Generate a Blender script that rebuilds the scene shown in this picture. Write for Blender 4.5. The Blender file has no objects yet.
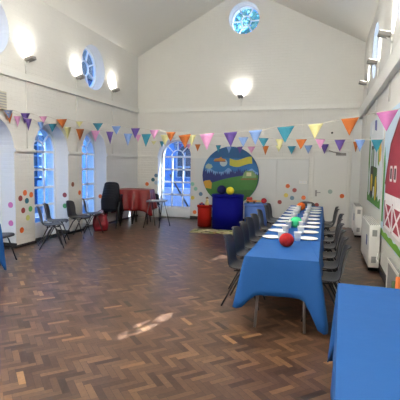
import bpy, bmesh, math, random
from mathutils import Vector, Matrix
random.seed(7)
sc = bpy.context.scene
COL = sc.collection
PI = math.pi

# ------------------------------------------------------------------ helpers
def lin(c):
    return tuple(((v/255)/12.92 if v/255 <= .04045 else ((v/255+.055)/1.055)**2.4) for v in c)

def mat(name, rgb, rough=.6, metal=0., spec=.5, noise=0., nscale=20., bump=0., bscale=60., sheen=0., emit=None, estr=0.):
    m = bpy.data.materials.new(name); m.use_nodes = True
    nt = m.node_tree; b = nt.nodes['Principled BSDF']
    c = lin(rgb) + (1,)
    b.inputs['Base Color'].default_value = c
    b.inputs['Roughness'].default_value = rough
    b.inputs['Metallic'].default_value = metal
    b.inputs['Specular IOR Level'].default_value = spec
    if sheen: b.inputs['Sheen Weight'].default_value = sheen
    if emit:
        b.inputs['Emission Color'].default_value = lin(emit) + (1,)
        b.inputs['Emission Strength'].default_value = estr
    tc = nt.nodes.new('ShaderNodeTexCoord')
    if noise:
        n = nt.nodes.new('ShaderNodeTexNoise'); n.inputs['Scale'].default_value = nscale; n.inputs['Detail'].default_value = 4
        nt.links.new(tc.outputs['Object'], n.inputs['Vector'])
        mx = nt.nodes.new('ShaderNodeMix'); mx.data_type = 'RGBA'
        mx.inputs[6].default_value = tuple(v*(1-noise) for v in c[:3]) + (1,)
        mx.inputs[7].default_value = tuple(min(1, v*(1+noise)) for v in c[:3]) + (1,)
        nt.links.new(n.outputs['Fac'], mx.inputs[0]); nt.links.new(mx.outputs[2], b.inputs['Base Color'])
    if bump:
        n2 = nt.nodes.new('ShaderNodeTexNoise'); n2.inputs['Scale'].default_value = bscale; n2.inputs['Detail'].default_value = 3
        nt.links.new(tc.outputs['Object'], n2.inputs['Vector'])
        bp = nt.nodes.new('ShaderNodeBump'); bp.inputs['Strength'].default_value = bump; bp.inputs['Distance'].default_value = .01
        nt.links.new(n2.outputs['Fac'], bp.inputs['Height']); nt.links.new(bp.outputs['Normal'], b.inputs['Normal'])
    return m

def brick_mat(name, rgb, axis):
    """white painted brickwork: faint courses in relief; axis is the wall's normal"""
    m = mat(name, rgb, .55, noise=.03, nscale=3)
    nt = m.node_tree; b = nt.nodes['Principled BSDF']
    tc = nt.nodes.new('ShaderNodeTexCoord'); sp = nt.nodes.new('ShaderNodeSeparateXYZ'); cb = nt.nodes.new('ShaderNodeCombineXYZ')
    nt.links.new(tc.outputs['Object'], sp.inputs[0])
    nt.links.new(sp.outputs['Y' if axis == 'x' else 'X'], cb.inputs[0]); nt.links.new(sp.outputs['Z'], cb.inputs[1])
    br = nt.nodes.new('ShaderNodeTexBrick')
    br.inputs['Scale'].default_value = 1.0; br.inputs['Brick Width'].default_value = .225; br.inputs['Row Height'].default_value = .075
    br.inputs['Mortar Size'].default_value = .007; br.inputs['Mortar Smooth'].default_value = .6
    nt.links.new(cb.outputs[0], br.inputs['Vector'])
    nz = nt.nodes.new('ShaderNodeTexNoise'); nz.inputs['Scale'].default_value = 9; nt.links.new(tc.outputs['Object'], nz.inputs['Vector'])
    ad = nt.nodes.new('ShaderNodeMath'); ad.operation = 'SUBTRACT'
    nt.links.new(nz.outputs['Fac'], ad.inputs[0]); nt.links.new(br.outputs['Fac'], ad.inputs[1])
    bp = nt.nodes.new('ShaderNodeBump'); bp.inputs['Strength'].default_value = .6; bp.inputs['Distance'].default_value = .008
    nt.links.new(ad.outputs[0], bp.inputs['Height']); nt.links.new(bp.outputs['Normal'], b.inputs['Normal'])
    return m

class MB:
    def __init__(s): s.v = []; s.f = []; s.sm = []
    def add(s, vs, fs, smooth=False):
        o = len(s.v); s.v += [tuple(v) for v in vs]
        for f in fs: s.f.append(tuple(i+o for i in f)); s.sm.append(smooth)
        return s
    def box(s, x0, x1, y0, y1, z0, z1, M=None):
        vs = [Vector(p) for p in ((x0,y0,z0),(x1,y0,z0),(x1,y1,z0),(x0,y1,z0),(x0,y0,z1),(x1,y0,z1),(x1,y1,z1),(x0,y1,z1))]
        if M: vs = [M @ v for v in vs]
        return s.add(vs, [(0,3,2,1),(4,5,6,7),(0,1,5,4),(1,2,6,5),(2,3,7,6),(3,0,4,7)])
    def tube(s, pts, r, n=8, r1=None):
        pts = [Vector(p) for p in pts]; rings = []
        up = Vector((.31,.17,.93))
        for i, p in enumerate(pts):
            d = (pts[min(i+1, len(pts)-1)] - pts[max(i-1, 0)]).normalized()
            a = d.cross(up)
            if a.length < .05: a = d.cross(Vector((1,0,0)))
            a.normalize(); b = d.cross(a)
            rr = r if r1 is None else r + (r1-r)*i/(len(pts)-1)
            rings.append([p + rr*(math.cos(2*PI*k/n)*a + math.sin(2*PI*k/n)*b) for k in range(n)])
        vs = [v for rg in rings for v in rg]; fs = []
        for i in range(len(pts)-1):
            for k in range(n):
                fs.append((i*n+k, i*n+(k+1) % n, (i+1)*n+(k+1) % n, (i+1)*n+k))
        s.add(vs, fs, True)
        o = len(s.v) - len(vs)
        s.f.append(tuple(o+k for k in range(n-1, -1, -1))); s.sm.append(False)
        s.f.append(tuple(o+(len(pts)-1)*n+k for k in range(n))); s.sm.append(False)
        return s
    def lathe(s, prof, n=24, c=(0,0,0), flute=0, nf=0, smooth=True):
        vs = []; fs = []
        for r, z in prof:
            for k in range(n):
                a = 2*PI*k/n; q = r*(1 + flute*math.cos(nf*a))
                vs.append((c[0]+q*math.cos(a), c[1]+q*math.sin(a), c[2]+z))
        for i in range(len(prof)-1):
            for k in range(n): fs.append((i*n+k, i*n+(k+1) % n, (i+1)*n+(k+1) % n, (i+1)*n+k))
        if prof[0][0] > 1e-5: fs.append(tuple(range(n-1, -1, -1)))
        if prof[-1][0] > 1e-5: fs.append(tuple((len(prof)-1)*n+k for k in range(n)))
        return s.add(vs, fs, smooth)
    def prism(s, poly, fn, d0, d1):
        """poly: list of (u,v); fn(u,v,d)->world; extruded from d0 to d1"""
        n = len(poly)
        vs = [fn(u, v, d0) for u, v in poly] + [fn(u, v, d1) for u, v in poly]
        fs = [tuple(range(n)), tuple(range(2*n-1, n-1, -1))] + [(i, i+n, (i+1) % n+n, (i+1) % n) for i in range(n)]
        return s.add(vs, fs)
    def build(s, name, m, parent=None, bevel=0, recalc=True):
        me = bpy.data.meshes.new(name); me.from_pydata(s.v, [], s.f)
        for p, q in zip(me.polygons, s.sm): p.use_smooth = q
        if recalc:
            bm = bmesh.new(); bm.from_mesh(me); bmesh.ops.remove_doubles(bm, verts=bm.verts, dist=1e-6)
            bmesh.ops.recalc_face_normals(bm, faces=bm.faces); bm.to_mesh(me); bm.free()
        if m: me.materials.append(m)
        o = bpy.data.objects.new(name, me); COL.objects.link(o)
        if parent: o.parent = parent
        if bevel:
            bv = o.modifiers.new('bevel', 'BEVEL'); bv.width = bevel; bv.segments = 2; bv.limit_method = 'ANGLE'
        return o

def thing(name, label, cat, loc=(0,0,0), rz=0., group=None):
    o = bpy.data.objects.new(name, None); COL.objects.link(o); o.empty_display_size = .1
    o.location = loc; o.rotation_euler = (0,0,rz)
    return tag(o, label, cat, group)
def tag(o, label, cat, group=None):
    o['label'] = label; o['category'] = cat
    if group: o['group'] = group
    return o
def struct(o): o['kind'] = 'structure'; return o
def dup(root, loc, rz, label, group=None):
    r = root.copy(); COL.objects.link(r); r.location = loc; r.rotation_euler = (0,0,rz); r['label'] = label
    if group: r['group'] = group
    for ch in list(root.children):
        c = ch.copy(); COL.objects.link(c); c.parent = r
        for g in ch.children:
            d = g.copy(); COL.objects.link(d); d.parent = c
    return r
ORD = ['first','second','third','fourth','fifth','sixth','seventh','eighth','ninth','tenth','eleventh','twelfth','thirteenth',
       'fourteenth','fifteenth','sixteenth','seventeenth','eighteenth','nineteenth','twentieth','twenty-first']

# ------------------------------------------------------------------ dimensions (metres; camera above the origin)
XL, XR, YB, YF = -5.61, .88, 11.97, -1.6
EAVE, RIDGE, XM = 4.88, 6.57, -2.365
TH = .56

# ------------------------------------------------------------------ materials
WHITE = (216,214,207)
m_wl = brick_mat('painted_brick_side', WHITE, 'x'); m_wb = brick_mat('painted_brick_end', WHITE, 'y')
m_ceil = mat('ceiling_paint', (218,216,208), .8, noise=.02, nscale=2)
m_trim = mat('trim_gloss_white', (218,217,210), .4)
m_panel = mat('panel_paint', (206,207,204), .5, noise=.02, nscale=4)
m_skirt = mat('dark_skirting', (38,34,34), .5)
m_frame = mat('window_frame_white', (225,228,232), .45)
m_door = mat('door_paint', (214,213,207), .45)
m_steel = mat('brushed_steel', (150,148,145), .35, 1.)
m_tubeleg = mat('leg_grey_steel', (70,70,74), .4, .6)
m_tableleg = mat('table_leg_steel', (150,152,156), .35, .8)
m_chair = mat('charcoal_polyprop', (52,51,54), .36, bump=.12, bscale=260)
m_chair_b = mat('black_polyprop', (17,20,31), .5, bump=.12, bscale=260)
m_blackleg = mat('black_leg', (22,22,25), .4, .3)
m_blue = mat('blue_cloth', (5,82,152), .7, bump=.25, bscale=9, noise=.05, nscale=4)
m_red_satin = mat('red_satin', (122,8,6), .38, bump=.8, bscale=6, noise=.2, nscale=5)
m_top = mat('table_laminate', (165,165,165), .5)
m_plate = mat('paper_white', (246,244,236), .6)
m_cup = mat('cup_white', (247,246,240), .5)
m_lamp = mat('lamp_grey_metal', (132,128,122), .45, .2)
m_lens = mat('lamp_lens', (255,250,240), .3, emit=(255,246,228), estr=3)
m_cord = mat('bunting_cord', (196,190,178), .8)
m_heater = mat('heater_white', (232,230,224), .4)
m_grille = mat('grille_grey', (150,150,148), .5)
m_chapel = mat('blue_grey_render', (74,114,168), .9, noise=.08, nscale=2)
m_outframe = mat('outer_frame_paint', (120,140,165), .6)
m_ground = mat('courtyard_paving', (90,100,118), .9, noise=.2, nscale=2)
m_facade = mat('slate_blue_render', (42,72,108), .95, spec=.1, noise=.06, nscale=2)
m_dkglass = mat('dark_window_glass', (28,40,62), .15)
FL = {'slate':(112,126,158),'purple':(92,68,140),'pink':(214,150,190),'orange':(182,98,34),'cream':(206,200,140),'teal':(50,132,152),'sky':(122,152,202),'mauve':(190,112,168)}
m_fl = {k: mat('pennant_'+k, v, .75, noise=.12, nscale=30, bump=.2, bscale=30) for k, v in FL.items()}

m_glass = bpy.data.materials.new('window_glass'); m_glass.use_nodes = True
nt = m_glass.node_tree; nt.nodes.clear()
o_ = nt.nodes.new('ShaderNodeOutputMaterial'); t_ = nt.nodes.new('ShaderNodeBsdfTransparent'); g_ = nt.nodes.new('ShaderNodeBsdfGlossy'); x_ = nt.nodes.new('ShaderNodeMixShader')
t_.inputs[0].default_value = (.86,.93,1,1); g_.inputs['Roughness'].default_value = .05; x_.inputs[0].default_value = .06
nt.links.new(t_.outputs[0], x_.inputs[1]); nt.links.new(g_.outputs[0], x_.inputs[2]); nt.links.new(x_.outputs[0], o_.inputs[0])

# ------------------------------------------------------------------ herringbone floor
def make_floor():
    W = .053; n = 4; L = W*n; c45 = math.sqrt(.5)
    bm = bmesh.new(); lay = bm.faces.layers.float.new('tone')
    cx, cy = -2.4, 5.
    g = .0012/W
    for a in range(-70, 71):
        for k in range(-300, 301):
            ox, oy = k + a*n, k - a*n
            for (x0, x1, y0, y1) in ((ox, ox+n, oy, oy+1), (ox, ox+1, oy+1, oy+1+n)):
                mxx, myy = (x0+x1)/2*W, (y0+y1)/2*W
                wx, wy = cx + (mxx+myy)*c45, cy + (myy-mxx)*c45
                if not (-6.4 < wx < 1.2 and -1.9 < wy < 12.9): continue
                vs = []
                for (px, py) in ((x0+g,y0+g),(x1-g,y0+g),(x1-g,y1-g),(x0+g,y1-g)):
                    px *= W; py *= W
                    vs.append(bm.verts.new((cx+(px+py)*c45, cy+(py-px)*c45, 0)))
                f = bm.faces.new(vs)
                f[lay] = min(1, max(0, random.gauss(.43, .17) + (.26 if random.random() < .07 else 0)))
    for pn, pc in (((-1,0,0),(-6.14,0,0)),((1,0,0),(XR+.04,0,0)),((0,-1,0),(0,YF-.04,0)),((0,1,0),(0,12.5,0))):
        geo = bm.verts[:] + bm.edges[:] + bm.faces[:]
        bmesh.ops.bisect_plane(bm, geom=geo, plane_co=pc, plane_no=pn, clear_outer=True)
    bmesh.ops.recalc_face_normals(bm, faces=bm.faces)
    for f in bm.faces:
        if f.normal.z < 0: f.normal_flip()
    # dark joint bed just under the blocks, in the same mesh
    q = [bm.verts.new(p) for p in ((-6.14,YF-.04,-.002),(XR+.04,YF-.04,-.002),(XR+.04,12.5,-.002),(-6.14,12.5,-.002))]
    f = bm.faces.new(q); f[lay] = 0.
    q2 = [bm.verts.new((v.co.x, v.co.y, -.05)) for v in q]
    bm.faces.new(q2[::-1])
    for i in range(4): bm.faces.new((q[i], q2[i], q2[(i+1) % 4], q[(i+1) % 4]))
    me = bpy.data.meshes.new('floor'); bm.to_mesh(me); bm.free()
    m = bpy.data.materials.new('parquet'); m.use_nodes = True; nt = m.node_tree; b = nt.nodes['Principled BSDF']
    at = nt.nodes.new('ShaderNodeAttribute'); at.attribute_name = 'tone'
    cr = nt.nodes.new('ShaderNodeValToRGB')
    e = cr.color_ramp.elements; e[0].position = 0; e[0].color = lin((46,31,24))+(1,); e[1].position = 1; e[1].color = lin((150,112,74))+(1,)
    for p, c in ((.3,(76,53,40)),(.55,(96,70,52)),(.75,(116,86,61))):
        k = e.new(p); k.color = lin(c)+(1,)
    tc = nt.nodes.new('ShaderNodeTexCoord')
    nz = nt.nodes.new('ShaderNodeTexNoise'); nz.inputs['Scale'].default_value = 38; nz.inputs['Detail'].default_value = 5
    nt.links.new(tc.outputs['Object'], nz.inputs['Vector'])
    nz2 = nt.nodes.new('ShaderNodeTexNoise'); nz2.inputs['Scale'].default_value = .9
    nt.links.new(tc.outputs['Object'], nz2.inputs['Vector'])
    ma = nt.nodes.new('ShaderNodeMath'); ma.operation = 'MULTIPLY_ADD'; ma.inputs[1].default_value = .30
    nt.links.new(nz.outputs['Fac'], ma.inputs[0]); nt.links.new(at.outputs['Fac'], ma.inputs[2])
    sb = nt.nodes.new('ShaderNodeMath'); sb.operation = 'SUBTRACT'; sb.inputs[1].default_value = .15
    nt.links.new(ma.outputs[0], sb.inputs[0]); nt.links.new(sb.outputs[0], cr.inputs[0])
    nt.links.new(cr.outputs[0], b.inputs['Base Color'])
    rr = nt.nodes.new('ShaderNodeMapRange'); rr.inputs[3].default_value = .29; rr.inputs[4].default_value = .33
    nt.links.new(nz2.outputs['Fac'], rr.inputs[0]); nt.links.new(rr.outputs[0], b.inputs['Roughness'])
    bp = nt.nodes.new('ShaderNodeBump'); bp.inputs['Strength'].default_value = .12; bp.inputs['Distance'].default_value = .004
    nt.links.new(at.outputs['Fac'], bp.inputs['Height']); nt.links.new(bp.outputs['Normal'], b.inputs['Normal'])
    b.inputs['Specular IOR Level'].default_value = .5
    me.materials.append(m)
    o = bpy.data.objects.new('floor', me); COL.objects.link(o); struct(o)
make_floor()

# ------------------------------------------------------------------ shell: walls with real openings
def arch_poly(u0, u1, z0, zs, n=20):
    c = (u0+u1)/2; r = (u1-u0)/2
    return [(u0,z0),(u1,z0)] + [(c+r*math.cos(PI*i/n), zs+r*math.sin(PI*i/n)) for i in range(n+1)]
def circ_poly(c, z, r, n=36): return [(c+r*math.cos(2*PI*i/n), z+r*math.sin(2*PI*i/n)) for i in range(n)]
# frames of reference: d is depth into the wall, measured outward from the room face
fL = lambda u, v, d: (XL-d, u, v)
fR = lambda u, v, d: (XR+d, u, v)
fB = lambda u, v, d: (u, YB+d, v)

def wall(name, outline, fn, m, holes, th=TH, outer=None):
    o = MB().prism(outline, fn, 0, th).build(name, m)
    cut = MB()
    for h in holes: cut.prism(h, fn, -.2, TH+.2)
    cuts = [cut]
    if outer:
        c2 = MB()
        for h in outer: c2.prism(h, fn, .33, TH+.2)
        cuts.append(c2)
    if holes:
        cs = [q.build('cutter', None) for q in cuts]
        for c in cs:
            md = o.modifiers.new('b', 'BOOLEAN'); md.object = c; md.operation = 'DIFFERENCE'; md.solver = 'EXACT'
        dg = bpy.context.evaluated_depsgraph_get(); dg.update()
        me = bpy.data.meshes.new_from_object(o.evaluated_get(dg)); o.modifiers.clear(); o.data = me
        for c in cs: bpy.data.objects.remove(c)
        me.name = name
    return struct(o)

ARCH_L = [(3.68,4.85),(5.40,6.57),(7.12,8.29),(8.86,10.03)]
ROUND_Y = [5.97, 9.42]
RZ, RR = 4.0, .54
wall('wall_left', [(YF,-.05),(YB+TH,-.05),(YB+TH,EAVE),(YF,EAVE)], fL, m_wl,
     [arch_poly(a, b, 0.0, 1.87) for a, b in ARCH_L] + [circ_poly(y, RZ, RR) for y in ROUND_Y], TH, [circ_poly(y, RZ, .98) for y in ROUND_Y])
wall('wall_right', [(YF,-.05),(YB+TH,-.05),(YB+TH,EAVE),(YF,EAVE)], fR, m_wl, [circ_poly(y, RZ, RR) for y in ROUND_Y], .48)
gable = [(XL,-.05),(XR,-.05),(XR,EAVE),(XM,RIDGE),(XL,EAVE)]
wall('wall_back', gable, fB, m_wb, [arch_poly(-4.93,-3.87,0.0,1.87), circ_poly(-2.35,5.77,.44)])
wall('wall_front', gable, lambda u, v, d: (u, YF-d, v), m_wb, [])
# ceiling: the two slopes of the open roof, thick boards
t = .12
cl = MB().prism([(XL-TH,EAVE-.0),(XL,EAVE),(XM,RIDGE),(XR,EAVE),(XR+TH,EAVE),(XR+TH,EAVE+t),(XM,RIDGE+t+.1),(XL-TH,EAVE+t)],
                lambda u, v, d: (u, d, v), YF-TH, YB+TH)
struct(cl.build('ceiling', m_ceil))

# trims
def trim(mb, name, m): return struct(mb.build(name, m, bevel=.006))
k = 0
def T(mb, m=m_trim):
    global k; k += 1; return trim(mb, 'trim_%d' % k, m)
T(MB().box(XL, XL+.06, YF, YB, 3.19, 3.32))
T(MB().box(XL+.06, XR-.09, YB-.05, YB, 3.19, 3.32))
for x in (-1.19, -.66): T(MB().box(x-.012, x+.012, YB-.02, YB, 1.90, 3.19))
T(MB().box(XR-.09, XR, YF, YB, 2.92, 3.17))
edges = [YF] + [e for a in ARCH_L for e in a] + [YB]
for i in range(0, len(edges), 2): T(MB().box(XL, XL+.035, edges[i], edges[i+1], 1.83, 1.90))
T(MB().box(XL+.035, -4.93, YB-.035, YB, 1.83, 1.90))
# panelling along the low part of the back wall, in two boards
T(MB().box(-3.87, -1.315, YB-.03, YB, .10, 1.83), m_panel)
T(MB().box(-1.31, -.44, YB-.03, YB, .10, 1.83), m_panel)
T(MB().box(-3.87, -.44, YB-.05, YB, 1.83, 1.90))
T(MB().box(.66, XR, YB-.05, YB, 0, 2.9), m_panel)
def base(name, mb): return struct(mb.build(name, m_skirt))
base('baseboard_back', MB().box(-3.87, -.44, YB-.035, YB, 0, .10))
base('baseboard_right', MB().box(XR-.025, XR, YF, YB-.05, 0, .11))
bl = MB()
for i in range(2, len(edges), 2):
    bl.box(XL-.36, XL+.02, edges[i]-.018, edges[i], 0, .09)                       # wraps the near side of each pier
    bl.box(XL, XL+.02, edges[i], edges[i+1]+(.0 if i+2 >= len(edges) else .018), 0, .05)
base('baseboard_left', bl)

# ------------------------------------------------------------------ windows
def arched_window(name, u0, u1, zs, zb, fn, d):
    c = (u0+u1)/2; r = (u1-u0)/2; fw = .055
    root = bpy.data.objects.new(name, None); COL.objects.link(root); root.location = fn(c, 0, d); struct(root)
    back = Matrix.Translation(root.location).inverted()
    f2 = lambda u, v, dd: tuple(back @ Vector(fn(u, v, dd)))
    fr = MB()
    def bar(ua, ub, za, zb_, dd=.02): fr.prism([(ua,za),(ub,za),(ub,zb_),(ua,zb_)], f2, d-dd, d+dd)
    bar(u0, u0+fw, zb, zs, .03); bar(u1-fw, u1, zb, zs, .03)
    n = 20
    for i in range(n):
        a, b = PI*i/n, PI*(i+1)/n
        fr.prism([(c+q*math.cos(t), zs+q*math.sin(t)) for q, t in ((r,a),(r,b),(r-fw,b),(r-fw,a))], f2, d-.03, d+.03)
    zs_rows = [zb+.03 + (zs-zb-.03)*i/4 for i in range(5)]
    for z in zs_rows: bar(u0, u1, z-.024, z+.024)
    for i in (1, 2): u = u0+(u1-u0)*i/3; bar(u-.02, u+.02, zb, zs)
    ri = r*.42
    for i in range(14):
        a, b = PI*i/14, PI*(i+1)/14
        fr.prism([(c+q*math.cos(t), zs+q*math.sin(t)) for q, t in ((ri,a),(ri,b),(ri-.03,b),(ri-.03,a))], f2, d-.018, d+.018)
    for a in (PI/4, PI/2, 3*PI/4):
        ca, sa = math.cos(a), math.sin(a)
        fr.prism([(c+ri*ca-.015*sa, zs+ri*sa+.015*ca), (c+ri*ca+.015*sa, zs+ri*sa-.015*ca),
                  (c+(r-.02)*ca+.015*sa, zs+(r-.02)*sa-.015*ca), (c+(r-.02)*ca-.015*sa, zs+(r-.02)*sa+.015*ca)], f2, d-.018, d+.018)
    fr.build('window_frame', m_frame, root)
    MB().prism([(u0,0),(u1,0),(u1,zb),(u0,zb)], f2, d-.04, d+.04).build('kick_panel', m_frame, root)
    MB().prism(arch_poly(u0+.01, u1-.01, zb, zs), f2, d-.003, d+.003).build('pane', m_glass, root)
def round_window(name, c, z, r, fn, d, spokes=6, rot=0.):
    root = bpy.data.objects.new(name, None); COL.objects.link(root); root.location = fn(c, z, d); struct(root)
    back = Matrix.Translation(root.location).inverted()
    f2 = lambda u, v, dd: tuple(back @ Vector(fn(u, v, dd)))
    fr = MB(); n = 36
    def ring(ra, rb, dd):
        for i in range(n):
            a, b = 2*PI*i/n, 2*PI*(i+1)/n
            fr.prism([(c+q*math.cos(t), z+q*math.sin(t)) for q, t in ((ra,a),(ra,b),(rb,b),(rb,a))], f2, d-dd, d+dd)
    ring(r, r-.045, .03); ring(r*.36, r*.36-.028, .02)
    for i in range(spokes):
        a = rot + 2*PI*i/spokes; ca, sa = math.cos(a), math.sin(a); w = .015
        q0, q1 = r*.35, r-.03
        fr.prism([(c+q0*ca-w*sa, z+q0*sa+w*ca), (c+q0*ca+w*sa, z+q0*sa-w*ca), (c+q1*ca+w*sa, z+q1*sa-w*ca), (c+q1*ca-w*sa, z+q1*sa+w*ca)], f2, d-.02, d+.02)
    fr.build('window_frame', m_frame, root)
    MB().prism(circ_poly(c, z, r-.01), f2, d-.003, d+.003).build('pane', m_glass, root)
w = 0
for a, b in ARCH_L: w += 1; arched_window('window_%d' % w, a, b, 1.87, .28, fL, .37)
w += 1; arched_window('window_%d' % w, -4.93, -3.87, 1.87, .28, fB, .32)
for y in ROUND_Y: w += 1; round_window('window_%d' % w, y, RZ, RR, fL, .275, 8, PI/8)
w += 1; round_window('window_%d' % w, -2.35, 5.77, .44, fB, .30, 6)
for y in ROUND_Y: w += 1; round_window('window_%d' % w, y, RZ, RR, fR, .12, 6, .3)

# ------------------------------------------------------------------ door in the back wall
dr = bpy.data.objects.new('door_1', None); COL.objects.link(dr); dr.location = (.13, YB, 0); struct(dr)
MB().box(-.435, .43, -.035, -.0, .01, 2.04).build('door_leaf', m_door, dr, bevel=.004)
MB().box(-.50, -.44, -.06, 0, 0, 2.04).box(.435, .50, -.06, 0, 0, 2.04).box(-.50, .50, -.06, 0, 2.045, 2.12).build('door_frame', m_trim, dr, bevel=.005)
MB().box(-.385, -.335, -.043, -.036, .82, .99).tube([(-.36,-.04,.93),(-.36,-.085,.93),(-.24,-.085,.93)], .010).build('door_handle', m_steel, dr)
MB().box(.12, .38, -.085, -.036, 1.94, 2.01).tube([(.25,-.09,2.0),(.05,-.13,2.03),(-.06,-.07,2.07)], .012).build('door_closer', m_lamp, dr)
tag(MB().lathe([(.028,0),(.028,.012),(.018,.02),(0,.02)], 16).build('motion_sensor', mat('black_plastic', (20,20,22), .4)), 'small black round sensor high on the back wall above the door', 'sensor')
o = bpy.data.objects['motion_sensor']; o.location = (.13, YB, 2.55); o.rotation_euler = (PI/2, 0, 0)
o = thing('light_switch', 'small white switch box on grey panelling left of the door', 'switch', (-.59, YB-.03, 1.2))
MB().box(-.11, .11, -.03, 0, -.045, .045).build('back_box', m_heater, o, bevel=.005)
for q in (-.045, .045): MB().box(q-.025, q+.025, -.036, -.03, -.02, .02).build('rocker', m_frame, o)

# ------------------------------------------------------------------ wall lamps (uplights) with their light
def lamp(loc, rz, label, conduit=True, power=1., lowz=1.90, gap=(3.32,3.19)):
    """local: wall plane x=0, room towards +x"""
    r = thing('wall_lamp', label, 'lamp', loc, rz, 'uplights on the walls')
    MB().box(0, .03, -.05, .05, -.05, .05).build('wall_plate', m_trim, r, bevel=.006)
    MB().tube([(.03,0,0),(.06,0,.0),(.09,0,.045)], .016).build('bracket_arm', m_trim, r)
    M = Matrix.Translation((.115,0,.065)) @ Matrix.Rotation(math.radians(-14), 4, 'Y')
    MB().box(-.085, .095, -.07, .07, -.035, .035, M).build('lamp_head', m_lamp, r, bevel=.012)
    MB().box(-.07, .08, -.058, .058, .036, .040, M).build('lens', m_lens, r)
    if conduit:
        z0 = loc[2]
        MB().tube([(.014,0,-.05),(.014,0,gap[0]-z0)], .012).build('conduit', m_trim, r)
        if gap[1]-lowz > .05: MB().tube([(.014,0,gap[1]-z0),(.014,0,lowz-z0)], .012).build('conduit', m_trim, r)
    ld = bpy.data.lights.new('lamp_light', 'AREA'); ld.shape = 'RECTANGLE'; ld.size = .14; ld.size_y = .18
    ld.energy = LAMP*power; ld.color = (1,.965,.90); ld.spread = math.radians(130)
    lo = bpy.data.objects.new('lamp_light', ld); COL.objects.link(lo); lo.parent = r
    lo.location = M @ Vector((0,0,.05))
    lo.rotation_euler = Vector((-.72,0,.69)).to_track_quat('-Z', 'Y').to_euler()
    return r
LAMP = 4.5
names = {5.19:'nearest grey uplight on the left wall, left of the round windows', 6.92:'grey uplight on the left wall near the left picture edge',
         8.64:'grey uplight on the left wall just left of the round window', 10.34:'grey uplight on the left wall just right of the round window'}
for y in (1.75, 3.46, 5.19, 6.92, 8.64, 10.34):
    lamp((XL, y, 3.54), 0, names.get(y, 'grey uplight on the left wall behind the viewpoint'))
nr = {6.92:'grey uplight on the right wall nearest the viewer', 8.64:'grey uplight on the right wall in front of the round window', 10.7:'small grey uplight on the right wall nearest the back corner'}
for y in (1.75, 3.46, 5.19, 6.92, 8.64, 10.7):
    lamp((XR, y, 3.54), PI, nr.get(y, 'grey uplight on the right wall behind the viewpoint'), lowz=2.62, gap=(3.17,2.92))
lamp((-2.39, YB, 3.52), -PI/2, 'grey uplight alone on the back wall under the round window', lowz=3.32, gap=(3.32,3.321))

# pendant globes: unseen fill lamps added on the ridge to brighten the hall
def fill_pendant(y, k=1., z=4.2):
    r = thing('fill_lamp', 'unseen white globe added as fill light above the viewpoint', 'lamp', (XM,y,z), 0, 'pendant globes, unseen and added')
    MB().lathe([(max(0,.16*math.sin(PI*i/12)), -.16*math.cos(PI*i/12)) for i in range(13)], 24).build('globe', m_fill_globe, r)
    MB().tube([(0,0,.15),(0,0,RIDGE-z-.02)], .012).build('stem', m_steel, r)
    ld = bpy.data.lights.new('fill_light', 'POINT'); ld.energy = FILL*k; ld.color = (1,.98,.94); ld.shadow_soft_size = .18
    lo = bpy.data.objects.new('fill_light', ld); COL.objects.link(lo); lo.parent = r
FILL = 540.
m_fill_globe = mat('fill_globe', (250,246,236), .3, emit=(255,246,228), estr=4)
m_fill_globe.node_tree.nodes['Principled BSDF'].inputs['Alpha'].default_value = 1
for y, q, z in ((.2,1.4,4.2), (4.2,1.4,4.2)): fill_pendant(y, q, z)

# ------------------------------------------------------------------ polyprop chair
PROF = [(.205,.415,.17),(.20,.436,.19),(.15,.446,.20),(.05,.440,.21),(-.06,.432,.21),(-.13,.437,.205),(-.175,.468,.20),(-.198,.53,.195),
        (-.214,.61,.20),(-.23,.69,.20),(-.246,.76,.185),(-.251,.783,.165),(-.257,.797,.14),(-.267,.801,.13),(-.277,.793,.125)]
def make_shell():
    nu = 10; vs = []; fs = []
    for i, (x, z, hw) in enumerate(PROF):
        tb = max(0, min(1, (i-5)/3)); ts = 1-tb
        for j in range(nu+1):
            s = -1 + 2*j/nu
            vs.append((x + tb*.045*s*s, hw*s, z + ts*.018*s*s*(0 if i == 0 else 1) - (.0 if i < 11 else .012*s*s)))
    for i in range(len(PROF)-1):
        for j in range(nu): a = i*(nu+1)+j; fs.append((a, a+1, a+nu+2, a+nu+1))
    o = MB().add(vs, fs, True).build('seat_shell', m_chair, recalc=False)
    md = o.modifiers.new('s', 'SOLIDIFY'); md.thickness = .012; md.offset = 0
    sb = o.modifiers.new('ss', 'SUBSURF'); sb.levels = 1; sb.render_levels = 1
    dg = bpy.context.evaluated_depsgraph_get(); dg.update()
    me = bpy.data.meshes.new_from_object(o.evaluated_get(dg)); bpy.data.objects.remove(o)
    for p in me.polygons: p.use_smooth = True
    return me
SHELL = make_shell()
SHELL_B = SHELL.copy(); SHELL_B.materials.clear(); SHELL_B.materials.append(m_chair_b)
def make_chair(shell, legm):
    r = thing('school_chair', '', 'chair')
    o = bpy.data.objects.new('seat_shell', shell); COL.objects.link(o); o.parent = r
    MB().tube([(.12,-.15,.422),(.12,.15,.422)], .010).tube([(-.08,-.15,.418),(-.08,.15,.418)], .010)\
        .tube([(.13,-.155,.422),(-.10,-.155,.418)], .010).tube([(.13,.155,.422),(-.10,.155,.418)], .010).build('underframe', legm, r)
    for sy in (-1, 1):
        MB().tube([(.045,sy*.155,.418),(.085,sy*.175,.36),(.205,sy*.205,0)], .011).build('leg', legm, r)
        MB().tube([(.0,sy*.155,.416),(-.05,sy*.175,.36),(-.235,sy*.205,0)], .011).build('leg', legm, r)
    return r
CH = make_chair(SHELL, m_tubeleg); CHB = make_chair(SHELL_B, m_blackleg)
used = set()
def chair(proto, x, y, rz, label, group, z=0.):
    if proto.name not in used:
        used.add(proto.name); proto.location = (x,y,z); proto.rotation_euler = (0,0,rz); proto['label'] = label
        if group: proto['group'] = group
        return proto
    return dup(proto, (x,y,z), rz, label, group)
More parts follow.
